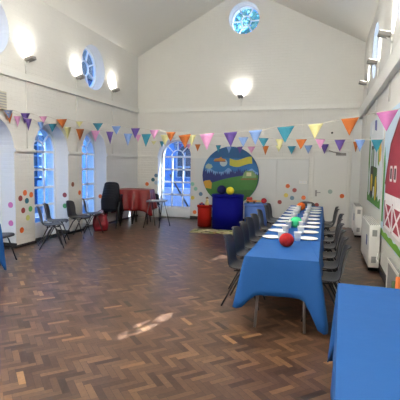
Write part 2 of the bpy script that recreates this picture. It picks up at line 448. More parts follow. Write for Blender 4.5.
LY = [4.84,5.50,6.08,6.62,7.15,7.92,8.95,9.42]
for i, y in enumerate(LY):
    chair(CH, (-.90 if i else -.865)-.012*i, y, -.09+random.uniform(-.06,.06), '%s grey plastic chair from the near end, left side of long table' % ORD[i], 'chairs along the long blue table')
RY = [4.64,5.20,5.80,6.46,7.05,7.82,8.72,9.22]
for i, y in enumerate(RY):
    chair(CH, .02+(.05 if i == 5 else 0), y, PI+random.uniform(-.06,.06), '%s grey plastic chair from the near end, right side of long table' % ORD[i], 'chairs along the long blue table')
chair(CH, -.40, 10.02, -PI/2, 'grey plastic chair at the far head of the long table', 'chairs along the long blue table')
for x, y, rz, lb in ((-5.03,6.86,.72,'charcoal chair beside the first white pier, nearest of the left wall row'),
                     (-5.26,7.36,.45,'charcoal chair half hidden behind the nearest chair of the left wall row'),
                     (-5.20,8.06,.12,'charcoal chair with a wide visible back beneath the pier between arched windows'),
                     (-5.26,8.78,.6,'charcoal chair in front of the arched window left of the red bag'),
                     (-5.09,5.52,.1,'charcoal chair cut by the left picture edge beside a blue cloth')):
    chair(CH, x, y, rz, lb, 'chairs along the left wall')
LV = ['bottom','second from bottom','third from bottom','middle','third from top','second from top','top']
for i in range(7):
    chair(CHB, -5.26+.004*i, 9.60+.022*i, 1.8, 'black stacking chair, %s of the tall stack by the red cloth' % LV[i], 'tall stack of black chairs', z=.062*i)
for s, (x, y) in enumerate(((-5.26,10.52),(-4.84,10.61))):
    for i in range(3):
        chair(CHB, x, y-.006*i, PI/2+.2, 'black chair under the red cloth, %s of the %s short stack' % (('bottom','middle','top')[i], ('left','right')[s]), 'chairs under the red cloth', z=.057*i)
chair(CHB, -4.82, 11.35, PI/2+.3, 'black chair between red cloth and the small grey folding table', None)

# ------------------------------------------------------------------ tables and cloths
def tablecloth(name, label, cx, cy, hx, hy, z, rz, drop, ears, m, dome=0., ripple=.012, group=None, bottom=.03, freq=.62, ew=.095):
    """drop: (+x,+y,-x,-y) side drops; ears: (drop, flare) for corners ++,-+,--,+- ; local coordinates, one cloth"""
    P = []
    step = .045
    cor = [(hx,hy),(-hx,hy),(-hx,-hy),(hx,-hy)]
    sides = [((hx,-hy),(hx,hy),(1,0)), ((hx,hy),(-hx,hy),(0,1)), ((-hx,hy),(-hx,-hy),(-1,0)), ((-hx,-hy),(hx,-hy),(0,-1))]
    for si, (a, b, n) in enumerate(sides):
        L = math.hypot(b[0]-a[0], b[1]-a[1]); N = max(4, int(L/step))
        for i in range(N):
            t = (i+.5)/N
            p = (a[0]+(b[0]-a[0])*t, a[1]+(b[1]-a[1])*t)
            P.append((p, n, si, t*L, L))
        c = cor[si]
        for q in (.25,.5,.75):
            n2 = sides[(si+1) % 4][2]; nn = Vector((n[0]*(1-q)+n2[0]*q, n[1]*(1-q)+n2[1]*q)).normalized()
            P.append(((c[0]+nn.x*.004, c[1]+nn.y*.004), tuple(nn), si, None, L, si))
    rings = 7; vs = []; fs = []; n = len(P)
    ph = random.uniform(0, 6)
    for k in range(rings+1):
        t = k/rings
        for i, pt in enumerate(P):
            p, nrm, si, d, L = pt[:5]
            dd = drop[si]
            # ears
            e = 0; fl = 0; dirn = Vector(nrm)
            if d is None:
                c = si; e = 1.; cd = c
                dd = max(drop[si], drop[(si+1) % 4])
            else:
                if d < L/2: cd = (si-1) % 4; q = d
                else: cd = si; q = L-d
                e = math.exp(-(q/ew)**2)
            ed, ef = ears[cd]
            dd = dd*(1-e) + ed*e
            diag = Vector((1 if cor[cd][0] > 0 else -1, 1 if cor[cd][1] > 0 else -1)).normalized()
            rp = ripple*math.sin(i*freq+ph)*(t**1.3) + ripple*.6*math.sin(i*.27+ph*2)*t
            dirn = (dirn*(1-.5*e) + diag*.5*e)
            off = .006 + bottom*t + ef*e*t + rp
            zz = z - dd*t - (0 if k else 0)
            vs.append((p[0]+dirn.x*off*(1 if k else .3), p[1]+dirn.y*off*(1 if k else .3), zz if k else z))
    for k in range(rings):
        for i in range(n): fs.append((k*n+i, k*n+(i+1) % n, (k+1)*n+(i+1) % n, (k+1)*n+i))
    # top: rings shrinking to the centre
    o0 = len(vs); tr = 6
    for k in range(1, tr+1):
        s = 1 - k/tr
        for i, pt in enumerate(P):
            p = pt[0]; s2 = max(s, 0)
            h = dome*(1 - s2**2)
            vs.append((p[0]*s2, p[1]*s2, z+h))
    for k in range(tr):
        a = 0 if k == 0 else o0+(k-1)*n; b = o0+k*n
        for i in range(n): fs.append((a+i, b+i, b+(i+1) % n, a+(i+1) % n))
    mb = MB().add(vs, fs, True); o = mb.build(name, m); o.data.set_sharp_from_angle(angle=.75)
    o.location = (cx, cy, 0); o.rotation_euler = (0,0,rz)
    md = o.modifiers.new('s', 'SOLIDIFY'); md.thickness = .003; md.offset = 1
    return tag(o, label, 'tablecloth', group)
def folding_table(cx, cy, hx, hy, z, rz, label, splay=.05, group='tables under the blue cloths'):
    r = thing('folding_table', label, 'table', (cx,cy,0), rz, group)
    MB().box(-hx, hx, -hy, hy, z-.03, z).build('tabletop', m_top, r, bevel=.006)
    for sx in (-1, 1):
        for sy in (-1, 1):
            MB().tube([(sx*(hx-.13), sy*(hy-.12), z-.03), (sx*(hx-.10), sy*(hy-.02-splay), 0)], .014).build('leg', m_tableleg, r)
    for sy in (-1, 1):
        MB().tube([(-hx+.12, sy*(hy-.10), z-.12), (hx-.12, sy*(hy-.10), z-.12)], .009).build('leg_brace', m_tableleg, r)
    return r
TX, TZ = -.385, .725
for i, (y0, y1) in enumerate(((4.10,6.02),(6.03,7.94),(7.95,9.86))):
    folding_table(TX, (y0+y1)/2, .345, (y1-y0)/2, TZ, 0, ('near','middle','far')[i] + ' folding table with steel legs under the long blue cloth', splay=.0)
tablecloth('tablecloth', 'long blue cloth over the row of tables with place settings', TX, 6.98, .352, 2.89, .728, 0,
           (.24,.40,.24,.37), ((.45,.04),(.45,.04),(.51,.09),(.66,.09)), m_blue, ew=.07)
folding_table(.445, 2.50, .335, .85, TZ, -.035, 'near folding table in the right foreground under a blue cloth')
tablecloth('tablecloth', 'blue cloth on the empty table in the right foreground', .445, 2.50, .342, .86, .728, -.035,
           (.30,.42,.42,.42), ((.45,.0),(.66,.05),(.5,.03),(.4,.0)), m_blue, bottom=.006, ripple=.008)
folding_table(-4.88, 4.42, .34, .56, TZ, .03, 'folding table at the left picture edge under a blue cloth')
tablecloth('tablecloth', 'blue cloth hanging at the left picture edge beside a chair', -4.88, 4.42, .347, .57, .728, .03,
           (.42,.42,.42,.42), ((.70,.05),(.5,.04),(.5,.04),(.6,.05)), m_blue)
tablecloth('draped_cloth', 'shiny red satin cloth draped over stacked black chairs', -5.03, 10.565, .47, .30, .935, .2,
           (.54,.5,.52,.56), ((.5,.03),(.5,.03),(.62,.03),(.68,.04)), m_red_satin, dome=.03, ripple=.04, bottom=.06, freq=1.15)
bpy.data.objects['draped_cloth']['category'] = 'cloth'
st = thing('folding_table', 'small grey folding table with splayed legs beside the red cloth', 'table', (-4.17,10.08,0), .25)
MB().box(-.25, .25, -.23, .23, .67, .70).build('tabletop', mat('grey_laminate', (128,130,138), .4), st, bevel=.006)
for sx in (-1, 1):
    for sy in (-1, 1):
        MB().tube([(sx*.16, sy*.19, .67), (sx*.20+.12*sy, sy*.20, 0)], .011).build('leg', m_tubeleg, st)

# plates, cups, paper balls
def plate_mesh():
    return MB().lathe([(0,0),(.078,0),(.088,.004),(.122,.014),(.124,.017),(.119,.017),(.084,.008),(.072,.005),(0,.005)], 28)
def cup_mesh():
    return MB().lathe([(0,0),(.034,0),(.046,.103),(.048,.106),(.044,.106),(.033,.006),(0,.006)], 20)
ZC = .7315
PY = [5.28,5.82,6.32,6.80,7.30,7.80,8.33,8.84,9.32]
p0 = plate_mesh().build('paper_plate', m_plate); c0 = cup_mesh().build('paper_cup', m_cup)
first = True
for side, px, cx_ in (('left',-.615,-.485),('right',-.17,-.295)):
    for i, y in enumerate(PY):
        a, b = (p0, c0) if first else (p0.copy(), c0.copy())
        if not first: COL.objects.link(a); COL.objects.link(b)
        first = False
        a.location = (px+random.uniform(-.012,.012), y+random.uniform(-.03,.03), ZC)
        b.location = (cx_+random.uniform(-.01,.01), y-.13+random.uniform(-.02,.02), ZC)
        tag(a, '%s white paper plate from the near end, %s side of the long table' % (ORD[i], side), 'plate', 'plates on the long table')
        tag(b, '%s white paper cup from the near end, %s row on the long table' % (ORD[i], side), 'cup', 'cups on the long table')
p = p0.copy(); COL.objects.link(p); p.location = (.565,2.02,ZC); tag(p, 'white paper plate on the foreground table at the right picture edge', 'plate')
def paper_ball(loc, r, rgb, label, nm):
    n = 16
    prof = [(max(0, r*math.sin(PI*i/n)), r-r*math.cos(PI*i/n)) for i in range(n+1)]
    o = MB().lathe(prof, 72, flute=.045, nf=18).build('tissue_ball', mat(nm, rgb, .85, noise=.15, nscale=60)); o.location = loc
    return tag(o, label, 'paper ball', 'tissue paper balls')
paper_ball((-.39,4.72,.7312), .078, (165,20,22), 'red tissue paper ball nearest the near end of the long table', 'tissue_red')
paper_ball((-.39,6.28,.7312), .082, (60,196,130), 'green tissue paper ball on the middle of the long table', 'tissue_green')
paper_ball((-.455,8.80,.7312), .083, (226,104,26), 'orange tissue paper ball near the far end of the long table', 'tissue_orange')

# ------------------------------------------------------------------ bunting
S1 = [
  ((-5.55, 6.25, 2.56),(-5.55, 6.49, 2.59),0.16,"slate"),
  ((-5.55, 6.69, 2.56),(-5.55, 6.96, 2.59),0.2,"purple"),
  ((-5.55, 7.22, 2.56),(-5.55, 7.48, 2.59),0.14,"pink"),
  ((-5.55, 7.78, 2.56),(-5.55, 8.18, 2.61),0.2,"orange"),
  ((-5.55, 8.51, 2.59),(-5.44, 8.65, 2.6),0.13,"cream"),
  ((-5.09, 8.48, 2.54),(-4.72, 8.3, 2.52),0.18,"teal"),
  ((-4.44, 8.17, 2.44),(-4.14, 8.02, 2.42),0.18,"sky"),
  ((-3.84, 7.87, 2.36),(-3.58, 7.75, 2.35),0.21,"purple"),
  ((-3.32, 7.62, 2.3),(-3.07, 7.5, 2.29),0.18,"pink"),
  ((-2.9, 7.42, 2.24),(-2.66, 7.31, 2.23),0.18,"orange"),
  ((-2.6, 7.28, 2.16),(-2.31, 7.14, 2.18),0.24,"orange"),
  ((-2.12, 7.04, 2.16),(-1.82, 6.9, 2.18),0.28,"pink"),
  ((-1.64, 6.81, 2.17),(-1.38, 6.69, 2.18),0.24,"purple"),
  ((-1.18, 6.59, 2.18),(-0.95, 6.48, 2.19),0.23,"sky"),
  ((-0.72, 6.37, 2.21),(-0.45, 6.24, 2.22),0.24,"teal"),
  ((-0.26, 6.15, 2.22),(-0.05, 6.04, 2.23),0.21,"cream"),
  ((0.17, 5.94, 2.27),(0.39, 5.83, 2.28),0.23,"orange"),
  ((0.58, 5.74, 2.32),(0.82, 5.62, 2.34),0.25,"mauve"),
]
S2 = [
  ((-5.55, 6.29, 2.52),(-5.55, 6.48, 2.54),0.2,"orange"),
  ((-5.55, 6.51, 2.48),(-5.55, 6.69, 2.5),0.2,"pink"),
  ((-5.55, 6.81, 2.47),(-5.55, 7.01, 2.49),0.23,"purple"),
  ((-5.55, 7.17, 2.44),(-5.55, 7.38, 2.46),0.18,"sky"),
  ((-5.55, 7.52, 2.44),(-5.55, 7.81, 2.47),0.18,"teal"),
  ((-5.55, 8.06, 2.42),(-5.55, 8.33, 2.44),0.26,"cream"),
  ((-5.55, 8.52, 2.42),(-5.55, 8.87, 2.45),0.28,"orange"),
  ((-5.43, 8.97, 2.42),(-5.14, 8.89, 2.41),0.27,"pink"),
  ((-4.95, 8.84, 2.38),(-4.73, 8.78, 2.37),0.29,"purple"),
  ((-4.42, 8.69, 2.32),(-4.17, 8.62, 2.31),0.28,"sky"),
  ((-3.92, 8.56, 2.29),(-3.66, 8.49, 2.29),0.28,"teal"),
  ((-3.41, 8.42, 2.26),(-3.18, 8.35, 2.26),0.24,"cream"),
  ((-2.73, 8.23, 2.24),(-2.54, 8.18, 2.24),0.23,"cream"),
  ((-1.62, 7.93, 2.17),(-1.41, 7.87, 2.17),0.19,"sky"),
  ((-1.22, 7.82, 2.15),(-1.02, 7.77, 2.14),0.17,"teal"),
  ((-0.89, 7.73, 2.12),(-0.73, 7.69, 2.12),0.2,"cream"),
  ((-0.53, 7.63, 2.11),(-0.33, 7.58, 2.11),0.18,"orange"),
  ((-0.19, 7.54, 2.11),(-0.02, 7.49, 2.1),0.17,"pink"),
  ((0.12, 7.46, 2.09),(0.3, 7.4, 2.09),0.19,"purple"),
  ((0.44, 7.37, 2.09),(0.6, 7.32, 2.08),0.2,"sky"),
]
S3 = [
  ((-5.26, 11.04, 2.47),(-5.08, 11.07, 2.47),0.21,"pink"),
  ((-4.79, 11.11, 2.29),(-4.63, 11.13, 2.29),0.11,"cream"),
  ((-4.55, 11.15, 2.29),(-4.4, 11.17, 2.29),0.18,"teal"),
  ((-4.16, 11.2, 2.24),(-4.02, 11.22, 2.24),0.2,"sky"),
  ((-4.0, 11.22, 2.23),(-3.9, 11.24, 2.23),0.18,"purple"),
  ((-3.79, 11.26, 2.21),(-3.65, 11.28, 2.22),0.15,"pink"),
  ((-3.54, 11.29, 2.21),(-3.38, 11.32, 2.21),0.2,"orange"),
  ((-2.96, 11.38, 2.19),(-2.81, 11.4, 2.19),0.2,"teal"),
  ((-2.66, 11.42, 2.15),(-2.52, 11.44, 2.16),0.18,"sky"),
  ((-2.37, 11.46, 2.15),(-2.21, 11.48, 2.16),0.19,"purple"),
  ((-2.09, 11.5, 2.16),(-1.87, 11.53, 2.16),0.19,"pink"),
  ((-1.69, 11.56, 2.18),(-1.51, 11.59, 2.18),0.25,"orange"),
  ((-1.34, 11.61, 2.2),(-1.15, 11.64, 2.2),0.18,"cream"),
  ((-1.02, 11.66, 2.18),(-0.79, 11.69, 2.18),0.22,"teal"),
  ((-0.58, 11.72, 2.2),(-0.36, 11.75, 2.21),0.23,"sky"),
  ((-0.16, 11.78, 2.24),(0.06, 11.81, 2.24),0.26,"purple"),
  ((0.26, 11.84, 2.26),(0.44, 11.87, 2.26),0.21,"pink"),
  ((0.67, 11.9, 2.31),(0.82, 11.92, 2.31),0.28,"orange"),
]
S2.append(((.68,7.30,2.08),(.855,7.255,2.08),.21,'teal'))
PALE = {'slate':'grey-blue','purple':'purple','pink':'pink','orange':'orange','cream':'pale yellow','teal':'teal','sky':'light blue','mauve':'mauve'}
def bunting(label, flags, ends, rcord):
    r = thing('bunting', label, 'bunting', flags[0][0])
    o0 = Vector(flags[0][0])
    pts = [Vector(ends[0])]
    for a, b, h, c in flags:
        a, b = Vector(a), Vector(b)
        if (a - pts[-1]).length > .10: pts.append(a)
        if (b - pts[-1]).length > .05: pts.append(b)
    pts.append(Vector(ends[1]))
    MB().tube([p-o0 for p in pts], rcord, 5).build('cord', m_cord, r)
    for a, b, h, c in flags:
        a, b = Vector(a)-o0, Vector(b)-o0
        d = (b-a).normalized(); nrm = Vector((-d.y, d.x, 0)).normalized()
        mid = (a+b)/2; tip = mid - Vector((0,0,h)) + nrm*random.uniform(-.02,.02)
        N = 6; vs = []; fs = []
        for i in range(N+1):
            t = i/N
            for s in (0,.5,1):
                p = (a+(b-a)*s)*(1-t) + tip*t + nrm*(.010*math.sin(PI*t)*(1 if s == .5 else -.3))
                if i == N: p = tip + d*(.004*(s-.5))
                vs.append(p)
        for i in range(N):
            for s in (0,1): fs.append((i*3+s, i*3+s+1, (i+1)*3+s+1, (i+1)*3+s))
        o = MB().add(vs, fs, True).build('pennant', m_fl[c], r)
        o['label'] = PALE[c] + ' triangular pennant'
        md = o.modifiers.new('s', 'SOLIDIFY'); md.thickness = .003; md.offset = 0
bunting('bunting of largest pennants strung from left wall to the right foreground wall', S1, ((-5.60,5.7,2.57),(XR,5.55,2.37)), .005)
bunting('bunting of medium pennants strung in the middle across the hall', S2, ((-5.60,5.7,2.53),(XR,7.24,2.10)), .004)
bunting('bunting of smallest pennants strung along the back wall', S3, ((-5.60,10.5,2.50),(XR,11.93,2.32)), .0035)

# ------------------------------------------------------------------ round stickers
SC = {'orange':(226,110,48),'dark red':(150,62,58),'teal':(40,98,112),'green':(84,160,92),'pale yellow':(206,206,120),'pink':(204,110,160),
      'grey-blue':(96,126,150),'pale blue':(170,190,205),'pale green':(140,190,170),'yellow':(216,196,90),'brown':(140,78,50),'grey-green':(150,168,158)}
m_st = {k: mat('sticker_'+k.replace(' ','_'), v, .5) for k, v in SC.items()}
st_mesh = {}
def sticker(loc, nrm, c, label, r=.056):
    if c not in st_mesh:
        ob = MB().lathe([(0,0),(.056,0),(.056,.003),(0,.003)], 24, smooth=False).build('wall_sticker', m_st[c]); st_mesh[c] = ob
        o = ob
    else:
        o = st_mesh[c].copy(); COL.objects.link(o)
    o.location = loc; o.rotation_euler = Vector(nrm).to_track_quat('Z', 'Y').to_euler(); o.scale = (r/.056,)*2 + (1,)
    return tag(o, label, 'sticker', 'round wall stickers')
X1 = XL+.0005; PR = 'first white pier from the left'
for y, z, c, l in ((6.84,1.04,'orange','topmost orange round sticker on the '+PR),(7.02,.99,'orange','orange round sticker at upper right of the '+PR),
    (6.71,.94,'dark red','upper dark red round sticker on the '+PR),(6.89,.88,'teal','dark teal round sticker on the '+PR),
    (6.78,.70,'dark red','lower dark red round sticker on the '+PR),(6.99,.71,'green','green round sticker on the '+PR),
    (6.73,.32,'orange','lowest orange round sticker on the '+PR),(6.91,.54,'pale yellow','pale yellow round sticker on the '+PR),
    (8.46,1.14,'brown','brown round sticker high on the second pier from the left'),(8.74,.93,'orange','orange round sticker on the second pier from the left')):
    sticker((X1,y,z), (1,0,0), c, l)
for x, y, z, c, l in ((-5.72,6.57,.82,'pink','upper pink round sticker inside the leftmost window reveal'),(-5.72,6.57,.47,'pink','lower pink round sticker inside the leftmost window reveal'),
    (-5.71,8.29,.90,'dark red','dull red round sticker inside the second window reveal'),(-5.71,8.29,.65,'green','green round sticker inside the second window reveal'),
    (-5.80,10.03,.75,'orange','orange round sticker inside the third window reveal')):
    sticker((x,y-.0005,z), (0,-1,0), c, l)
for x, z, c, dy, l in ((-5.29,1.02,'orange',0,'orange round sticker on back wall left of the arched window'),(-5.09,1.16,'teal',0,'dark teal round sticker on back wall left of the arched window'),
    (-4.99,1.29,'grey-blue',0,'grey-blue round sticker beside the left edge of the back arched window'),(-4.99,1.07,'pale blue',0,'pale round sticker beside the left edge of the back arched window'),
    (-3.80,1.06,'pale green',.03,'topmost pale green round sticker right of the back arched window'),(-3.70,.92,'pale green',.03,'second pale green round sticker right of the back arched window'),
    (-3.54,.77,'grey-blue',.03,'grey-blue round sticker left of the round backdrop'),(-3.79,.65,'yellow',.03,'yellow round sticker right of the back arched window'),
    (-3.72,.22,'orange',.03,'orange round sticker low on the wall beside the red drum'),
    (-1.0,1.08,'orange',.03,'highest orange round sticker on the grey panels left of the door'),(-.81,.97,'dark red',.03,'dark red round sticker at upper right on the grey panels'),
    (-1.04,.82,'yellow',.03,'yellow round sticker on the grey panels left of the door'),(-.87,.75,'grey-blue',.03,'blue round sticker on the grey panels left of the door'),
    (-.56,.77,'orange',.03,'orange round sticker close to the door frame'),(-1.21,.62,'dark red',.03,'lowest dark red round sticker on the grey panels'),
    (-.20,.58,'dark red',.036,'dark red round sticker low on the white door'),(.14,.96,'grey-green',.036,'grey-green round sticker in the middle of the white door'),
    (.45,.85,'orange',.036,'orange round sticker on the right side of the white door')):
    sticker((x,YB-dy-.0005,z), (0,-1,0), c, l, .06)

# ------------------------------------------------------------------ round backdrop and plinths
bd = thing('round_backdrop', 'round printed backdrop of hills, forest and sky against the back wall', 'backdrop', (-2.64,11.86,1.34))
R_ = .83
fD = lambda u, v, d: (u, -d, v)
m_sky = mat('print_sky', (34,104,160), .6, noise=.15, nscale=3)
MB().prism(circ_poly(0,0,R_,64), fD, -.03, 0).build('canvas', m_sky, bd)
MB().prism(circ_poly(0,0,R_+.004,64), fD, -.05, -.031).build('hoop', mat('hoop_dark', (40,60,90), .5), bd)
def clip(poly, r=R_-.004):
    out = []
    for u, v in poly:
        q = math.hypot(u, v)
        out.append((u*min(1, r/q) if q > 0 else u, v*min(1, r/q) if q > 0 else v))
    return out
def flat(name, poly, rgb, d, rough=.6): return MB().prism(poly, fD, d-.0012, d).build(name, mat('print_'+name, rgb, rough, noise=.12, nscale=14), bd)
def chord(fz, d0=-R_, d1=R_, N=60):
    """region of the disc below the curve fz(u)"""
    top = []; bot = []
    for i in range(N+1):
        u = d0+(d1-d0)*i/N; lim = math.sqrt(max(0, (R_-.004)**2-u*u))
        if fz(u) > -lim: top.append((u, min(fz(u), lim))); bot.append((u, -lim))
    return top + bot[::-1]
flat('upper_sky', [(u, v) for u, v in [(R_*.995*math.cos(a), R_*.995*math.sin(a)) for a in [math.radians(38+i*104/24) for i in range(25)]]], (24,84,132), .002)
flat('pale_hill', chord(lambda u: .10+.12*math.exp(-((u+.05)/.10)**2)+.10*math.exp(-((u+.62)/.12)**2)+.11*math.exp(-((u-.62)/.1)**2)), (110,150,196), .003)
flat('forest', chord(lambda u: .05+.10*abs(((u*17) % 1)*2-1)+.05*math.sin(u*5)+.03*math.sin(u*31), N=204), (22,38,104), .005)
flat('green_hill', chord(lambda u: -.16+.20*(u+.5)-.13*(u-.1)**2), (60,116,48), .007)
flat('front_hill', chord(lambda u: -.50+.10*math.sin(2.2*u+.4)), (48,98,42), .009)
flat('banner', [(-.02+.64*t, .50-.05*math.sin(t*5)) for t in [i/12 for i in range(13)]] + [(-.02+.66*t, .30-.05*math.sin(t*5)) for t in [1-i/12 for i in range(13)]], (176,172,56), .005)
flat('plane_cloud', circ_poly(-.20,.37,.11,20), (170,185,190), .0045)
flat('plane_body', [(-.50,.43),(-.42,.40),(-.16,.42),(-.13,.47),(-.24,.49),(-.28,.54),(-.33,.50),(-.46,.48)], (190,130,50), .006)
flat('plane_wing', [(-.50,.395),(-.15,.395),(-.12,.42),(-.45,.42)], (120,60,50), .008)
flat('cloud', clip([(-.74,.20),(-.60,.18),(-.52,.24),(-.56,.31),(-.66,.34),(-.74,.28)]), (150,165,150), .0045)
flat('train_carriage', clip([(.36,-.06),(.76,-.04),(.76,.04),(.70,.10),(.66,.15),(.46,.15),(.40,.08)]), (110,140,90), .009)
flat('carriage_window', [(.48,.0),(.62,.0),(.62,.10),(.48,.10)], (196,190,150), .011)
flat('train_track', clip([(.32,-.12),(.78,-.10),(.80,-.06),(.33,-.075)]), (120,90,50), .011)
flat('yellow_engine', clip([(-.79,-.40),(-.55,-.40),(-.54,-.22),(-.60,-.14),(-.74,-.16),(-.80,-.20)]), (190,146,44), .011)

def plinth(name, label, c, r, h, rgb, nm):
    o = thing(name, label, 'plinth', (c[0],c[1],0))
    m = mat(nm, rgb, .75, spec=.15, bump=.1, bscale=12)
    MB().lathe([(r,.0),(r,h-.06)], 48).build('drum_cover', m, o)
    MB().lathe([(0,h-.058),(r+.012,h-.058),(r+.016,h-.05),(r+.016,h-.006),(r+.01,h),(0,h)], 48).build('drum_lid', m, o)
plinth('cylinder_plinth', 'short red cylinder plinth left of the tall blue one', (-3.06,10.72), .19, .57, (150,24,12), 'plinth_red')
plinth('cylinder_plinth', 'tall royal blue cylinder plinth in front of the round backdrop', (-2.41,10.62), .405, .88, (3,6,112), 'plinth_royal')
plinth('cylinder_plinth', 'light blue cylinder plinth right of the tall blue one', (-1.74,11.06), .30, .64, (90,122,190), 'plinth_sky')
# decorations standing on the plinths
def pom(loc, r, rgb, label, nm):
    o = MB().lathe([(max(0, r*math.sin(PI*i/14)), r-r*math.cos(PI*i/14)) for i in range(15)], 60, flute=.04, nf=15).build('pom_pom', mat(nm, rgb, .9, noise=.15, nscale=50))
    o.location = loc; return tag(o, label, 'pom-pom', 'pom-poms on the plinths')
pom((-2.58,10.62,.882), .115, (16,22,78), 'dark blue pom-pom on the tall blue plinth', 'pom_navy')
pom((-2.33,10.52,.882), .10, (232,214,50), 'yellow pom-pom on the tall blue plinth', 'pom_yellow')
pom((-1.53,11.05,.642), .072, (176,24,36), 'small red pom-pom on the light blue plinth', 'pom_red')
ty = thing('toy_vehicle', 'orange toy truck on the light blue plinth', 'toy', (-1.86,11.0,.642), .1)
m_or = mat('toy_orange', (214,110,38), .4); m_rd = mat('toy_red', (180,40,32), .4); m_bk = mat('toy_black', (24,24,26), .5)
MB().box(-.13,.14,-.05,.05,.03,.08).build('chassis', m_or, ty, bevel=.008)
MB().box(-.12,.03,-.05,.05,.08,.16).build('cab', m_rd, ty, bevel=.02)
MB().box(.05,.26,-.045,.045,.05,.075).build('loader', mat('toy_yellow', (226,176,60), .4), ty, bevel=.006)
for wx in (-.08,.08):
    for wy in (-1, 1): MB().tube([(wx,wy*.05,.03),(wx,wy*.068,.03)], .03, 14).build('wheel', m_bk, ty)
tf = thing('toy_figure', 'small pale yellow toy figure on the red plinth', 'toy', (-2.98,10.66,.572))
MB().lathe([(0,0),(.05,0),(.055,.05),(.035,.12),(.02,.14),(0,.14)], 20).build('body', mat('toy_cream', (206,186,120), .5), tf)
MB().lathe([(max(0,.042*math.sin(PI*i/10)), .13+.042-.042*math.cos(PI*i/10)) for i in range(11)], 20).build('head', mat('toy_pale', (224,206,170), .5), tf)
MB().lathe([(.044,.18),(.03,.205),(0,.23)], 18).build('hat', mat('toy_brown', (110,74,36), .6), tf)
tc_ = thing('toy_car', 'small purple toy car on the red plinth', 'toy', (-3.12,10.64,.572), .3)
MB().box(-.07,.07,-.035,.035,.015,.045).build('car_body', mat('toy_purple', (88,60,130), .4), tc_, bevel=.008)
MB().box(-.035,.03,-.03,.03,.045,.07).build('car_cabin', m_rd, tc_, bevel=.008)
for wx in (-.045,.045):
    for wy in (-1, 1): MB().tube([(wx,wy*.03,.018),(wx,wy*.042,.018)], .018, 12).build('wheel', m_bk, tc_)
# play mat
pm = bpy.data.materials.new('mat_print'); pm.use_nodes = True; nt = pm.node_tree; b = nt.nodes['Principled BSDF']; b.inputs['Roughness'].default_value = .8
tc = nt.nodes.new('ShaderNodeTexCoord'); vo = nt.nodes.new('ShaderNodeTexVoronoi'); vo.inputs['Scale'].default_value = 9
cr = nt.nodes.new('ShaderNodeValToRGB'); cr.color_ramp.interpolation = 'CONSTANT'
e = cr.color_ramp.elements; e[0].color = lin((170,160,118))+(1,); e[1].position = .3; e[1].color = lin((112,122,56))+(1,)
for p, c in ((.5,(180,168,130)),(.72,(84,78,44)),(.86,(150,112,66))): q = e.new(p); q.color = lin(c)+(1,)
nt.links.new(tc.outputs['Object'], vo.inputs['Vector']); nt.links.new(vo.outputs['Color'], cr.inputs[0]); nt.links.new(cr.outputs[0], b.inputs['Base Color'])
o = MB().box(-.66,.66,-.30,.30,0,.012).build('play_mat', pm, bevel=.004); o.location = (-2.48,9.90,.0005); o.rotation_euler = (0,0,.10)
tag(o, 'patterned cream and green mat on the floor before the plinths', 'mat')

# ------------------------------------------------------------------ right wall: hangings and heaters
fW = lambda u, v, d: (-d, u, v)
def hanging(name, label, y0, y1, z0, z1, rgb, nm):
    """origin at the lower far corner; local y runs along the wall"""
    h = thing(name, label, 'wall hanging', (XR-.003,0,0))
    sheet = [(y0,z0)]
    N = 24
    poly = [(y0+(y1-y0)*i/N, z0+.012*math.sin(i*1.1)) for i in range(N+1)] + [(y1,z1),(y0,z1)]
    MB().prism(poly, fW, .0, .008).build('sheet', mat(nm, rgb, .7, noise=.06, nscale=3), h)
    def pc(nm2, poly, rgb2, d): MB().prism(poly, fW, d-.0015, d).build(nm2, mat(nm+'_'+nm2, rgb2, .7, noise=.12, nscale=10), h)
    return h, pc
h, pc = hanging('tractor_hanging', 'printed cloth hanging with green tractor on grass on the right wall', 7.35, 9.58, .93, 2.56, (216,222,226), 'tractor_print')
pc('grass', [(7.36,.95),(9.57,.95),(9.57,1.10)]+[(9.57-2.21*i/16, 1.10+.06*math.sin(i*2.1)) for i in range(1,16)]+[(7.36,1.12)], (70,132,44), .010)
pc('tree', [(9.5,1.1),(9.45,1.5),(9.56,1.7),(9.54,2.3),(9.3,2.15),(9.25,1.7),(9.36,1.5),(9.34,1.1)], (96,138,74), .0095)
pc('tractor_body', [(7.95,1.28),(9.05,1.28),(9.1,1.62),(8.7,1.72),(8.6,1.66),(7.95,1.62)], (46,92,40), .012)
pc('tractor_cab', [(8.5,1.6),(9.05,1.6),(9.0,2.05),(8.55,2.05)], (52,60,48), .0135)
pc('cab_glass', [(8.58,1.66),(8.96,1.66),(8.93,1.98),(8.62,1.98)], (150,170,150), .0155)
pc('rear_wheel', circ_poly(8.75,1.34,.30,28), (34,34,34), .0155)
pc('wheel_rim', circ_poly(8.75,1.34,.17,24), (206,176,40), .0175)
pc('front_wheel', circ_poly(8.05,1.24,.20,28), (36,36,36), .0155)
pc('front_rim', [(8.05+.13*math.cos(2*PI*i/20), 1.26+.22*math.sin(2*PI*i/20)) for i in range(20)], (212,186,48), .0175)
pc('exhaust', [(8.16,1.6),(8.20,1.6),(8.20,1.96),(8.16,1.96)], (60,60,60), .0135)
pc('windmill', [(8.30,2.3),(8.62,2.34),(8.66,2.52),(8.34,2.50)], (92,100,160), .010)
pc('sunflower', [(7.55,1.75),(7.72,1.72),(7.80,1.95),(7.62,2.08),(7.5,1.95)], (222,176,70), .010)
pc('sunflower_leaf', [(7.72,1.65),(7.90,1.70),(7.95,2.1),(7.82,2.12)], (110,160,60), .0095)
pc('cloud', circ_poly(9.0,2.38,.10,16), (238,240,240), .010)
h, pc = hanging('barn_hanging', 'printed cloth hanging with red barn and white doors on the right wall', 4.5, 7.12, .57, 2.46, (190,212,226), 'barn_print')
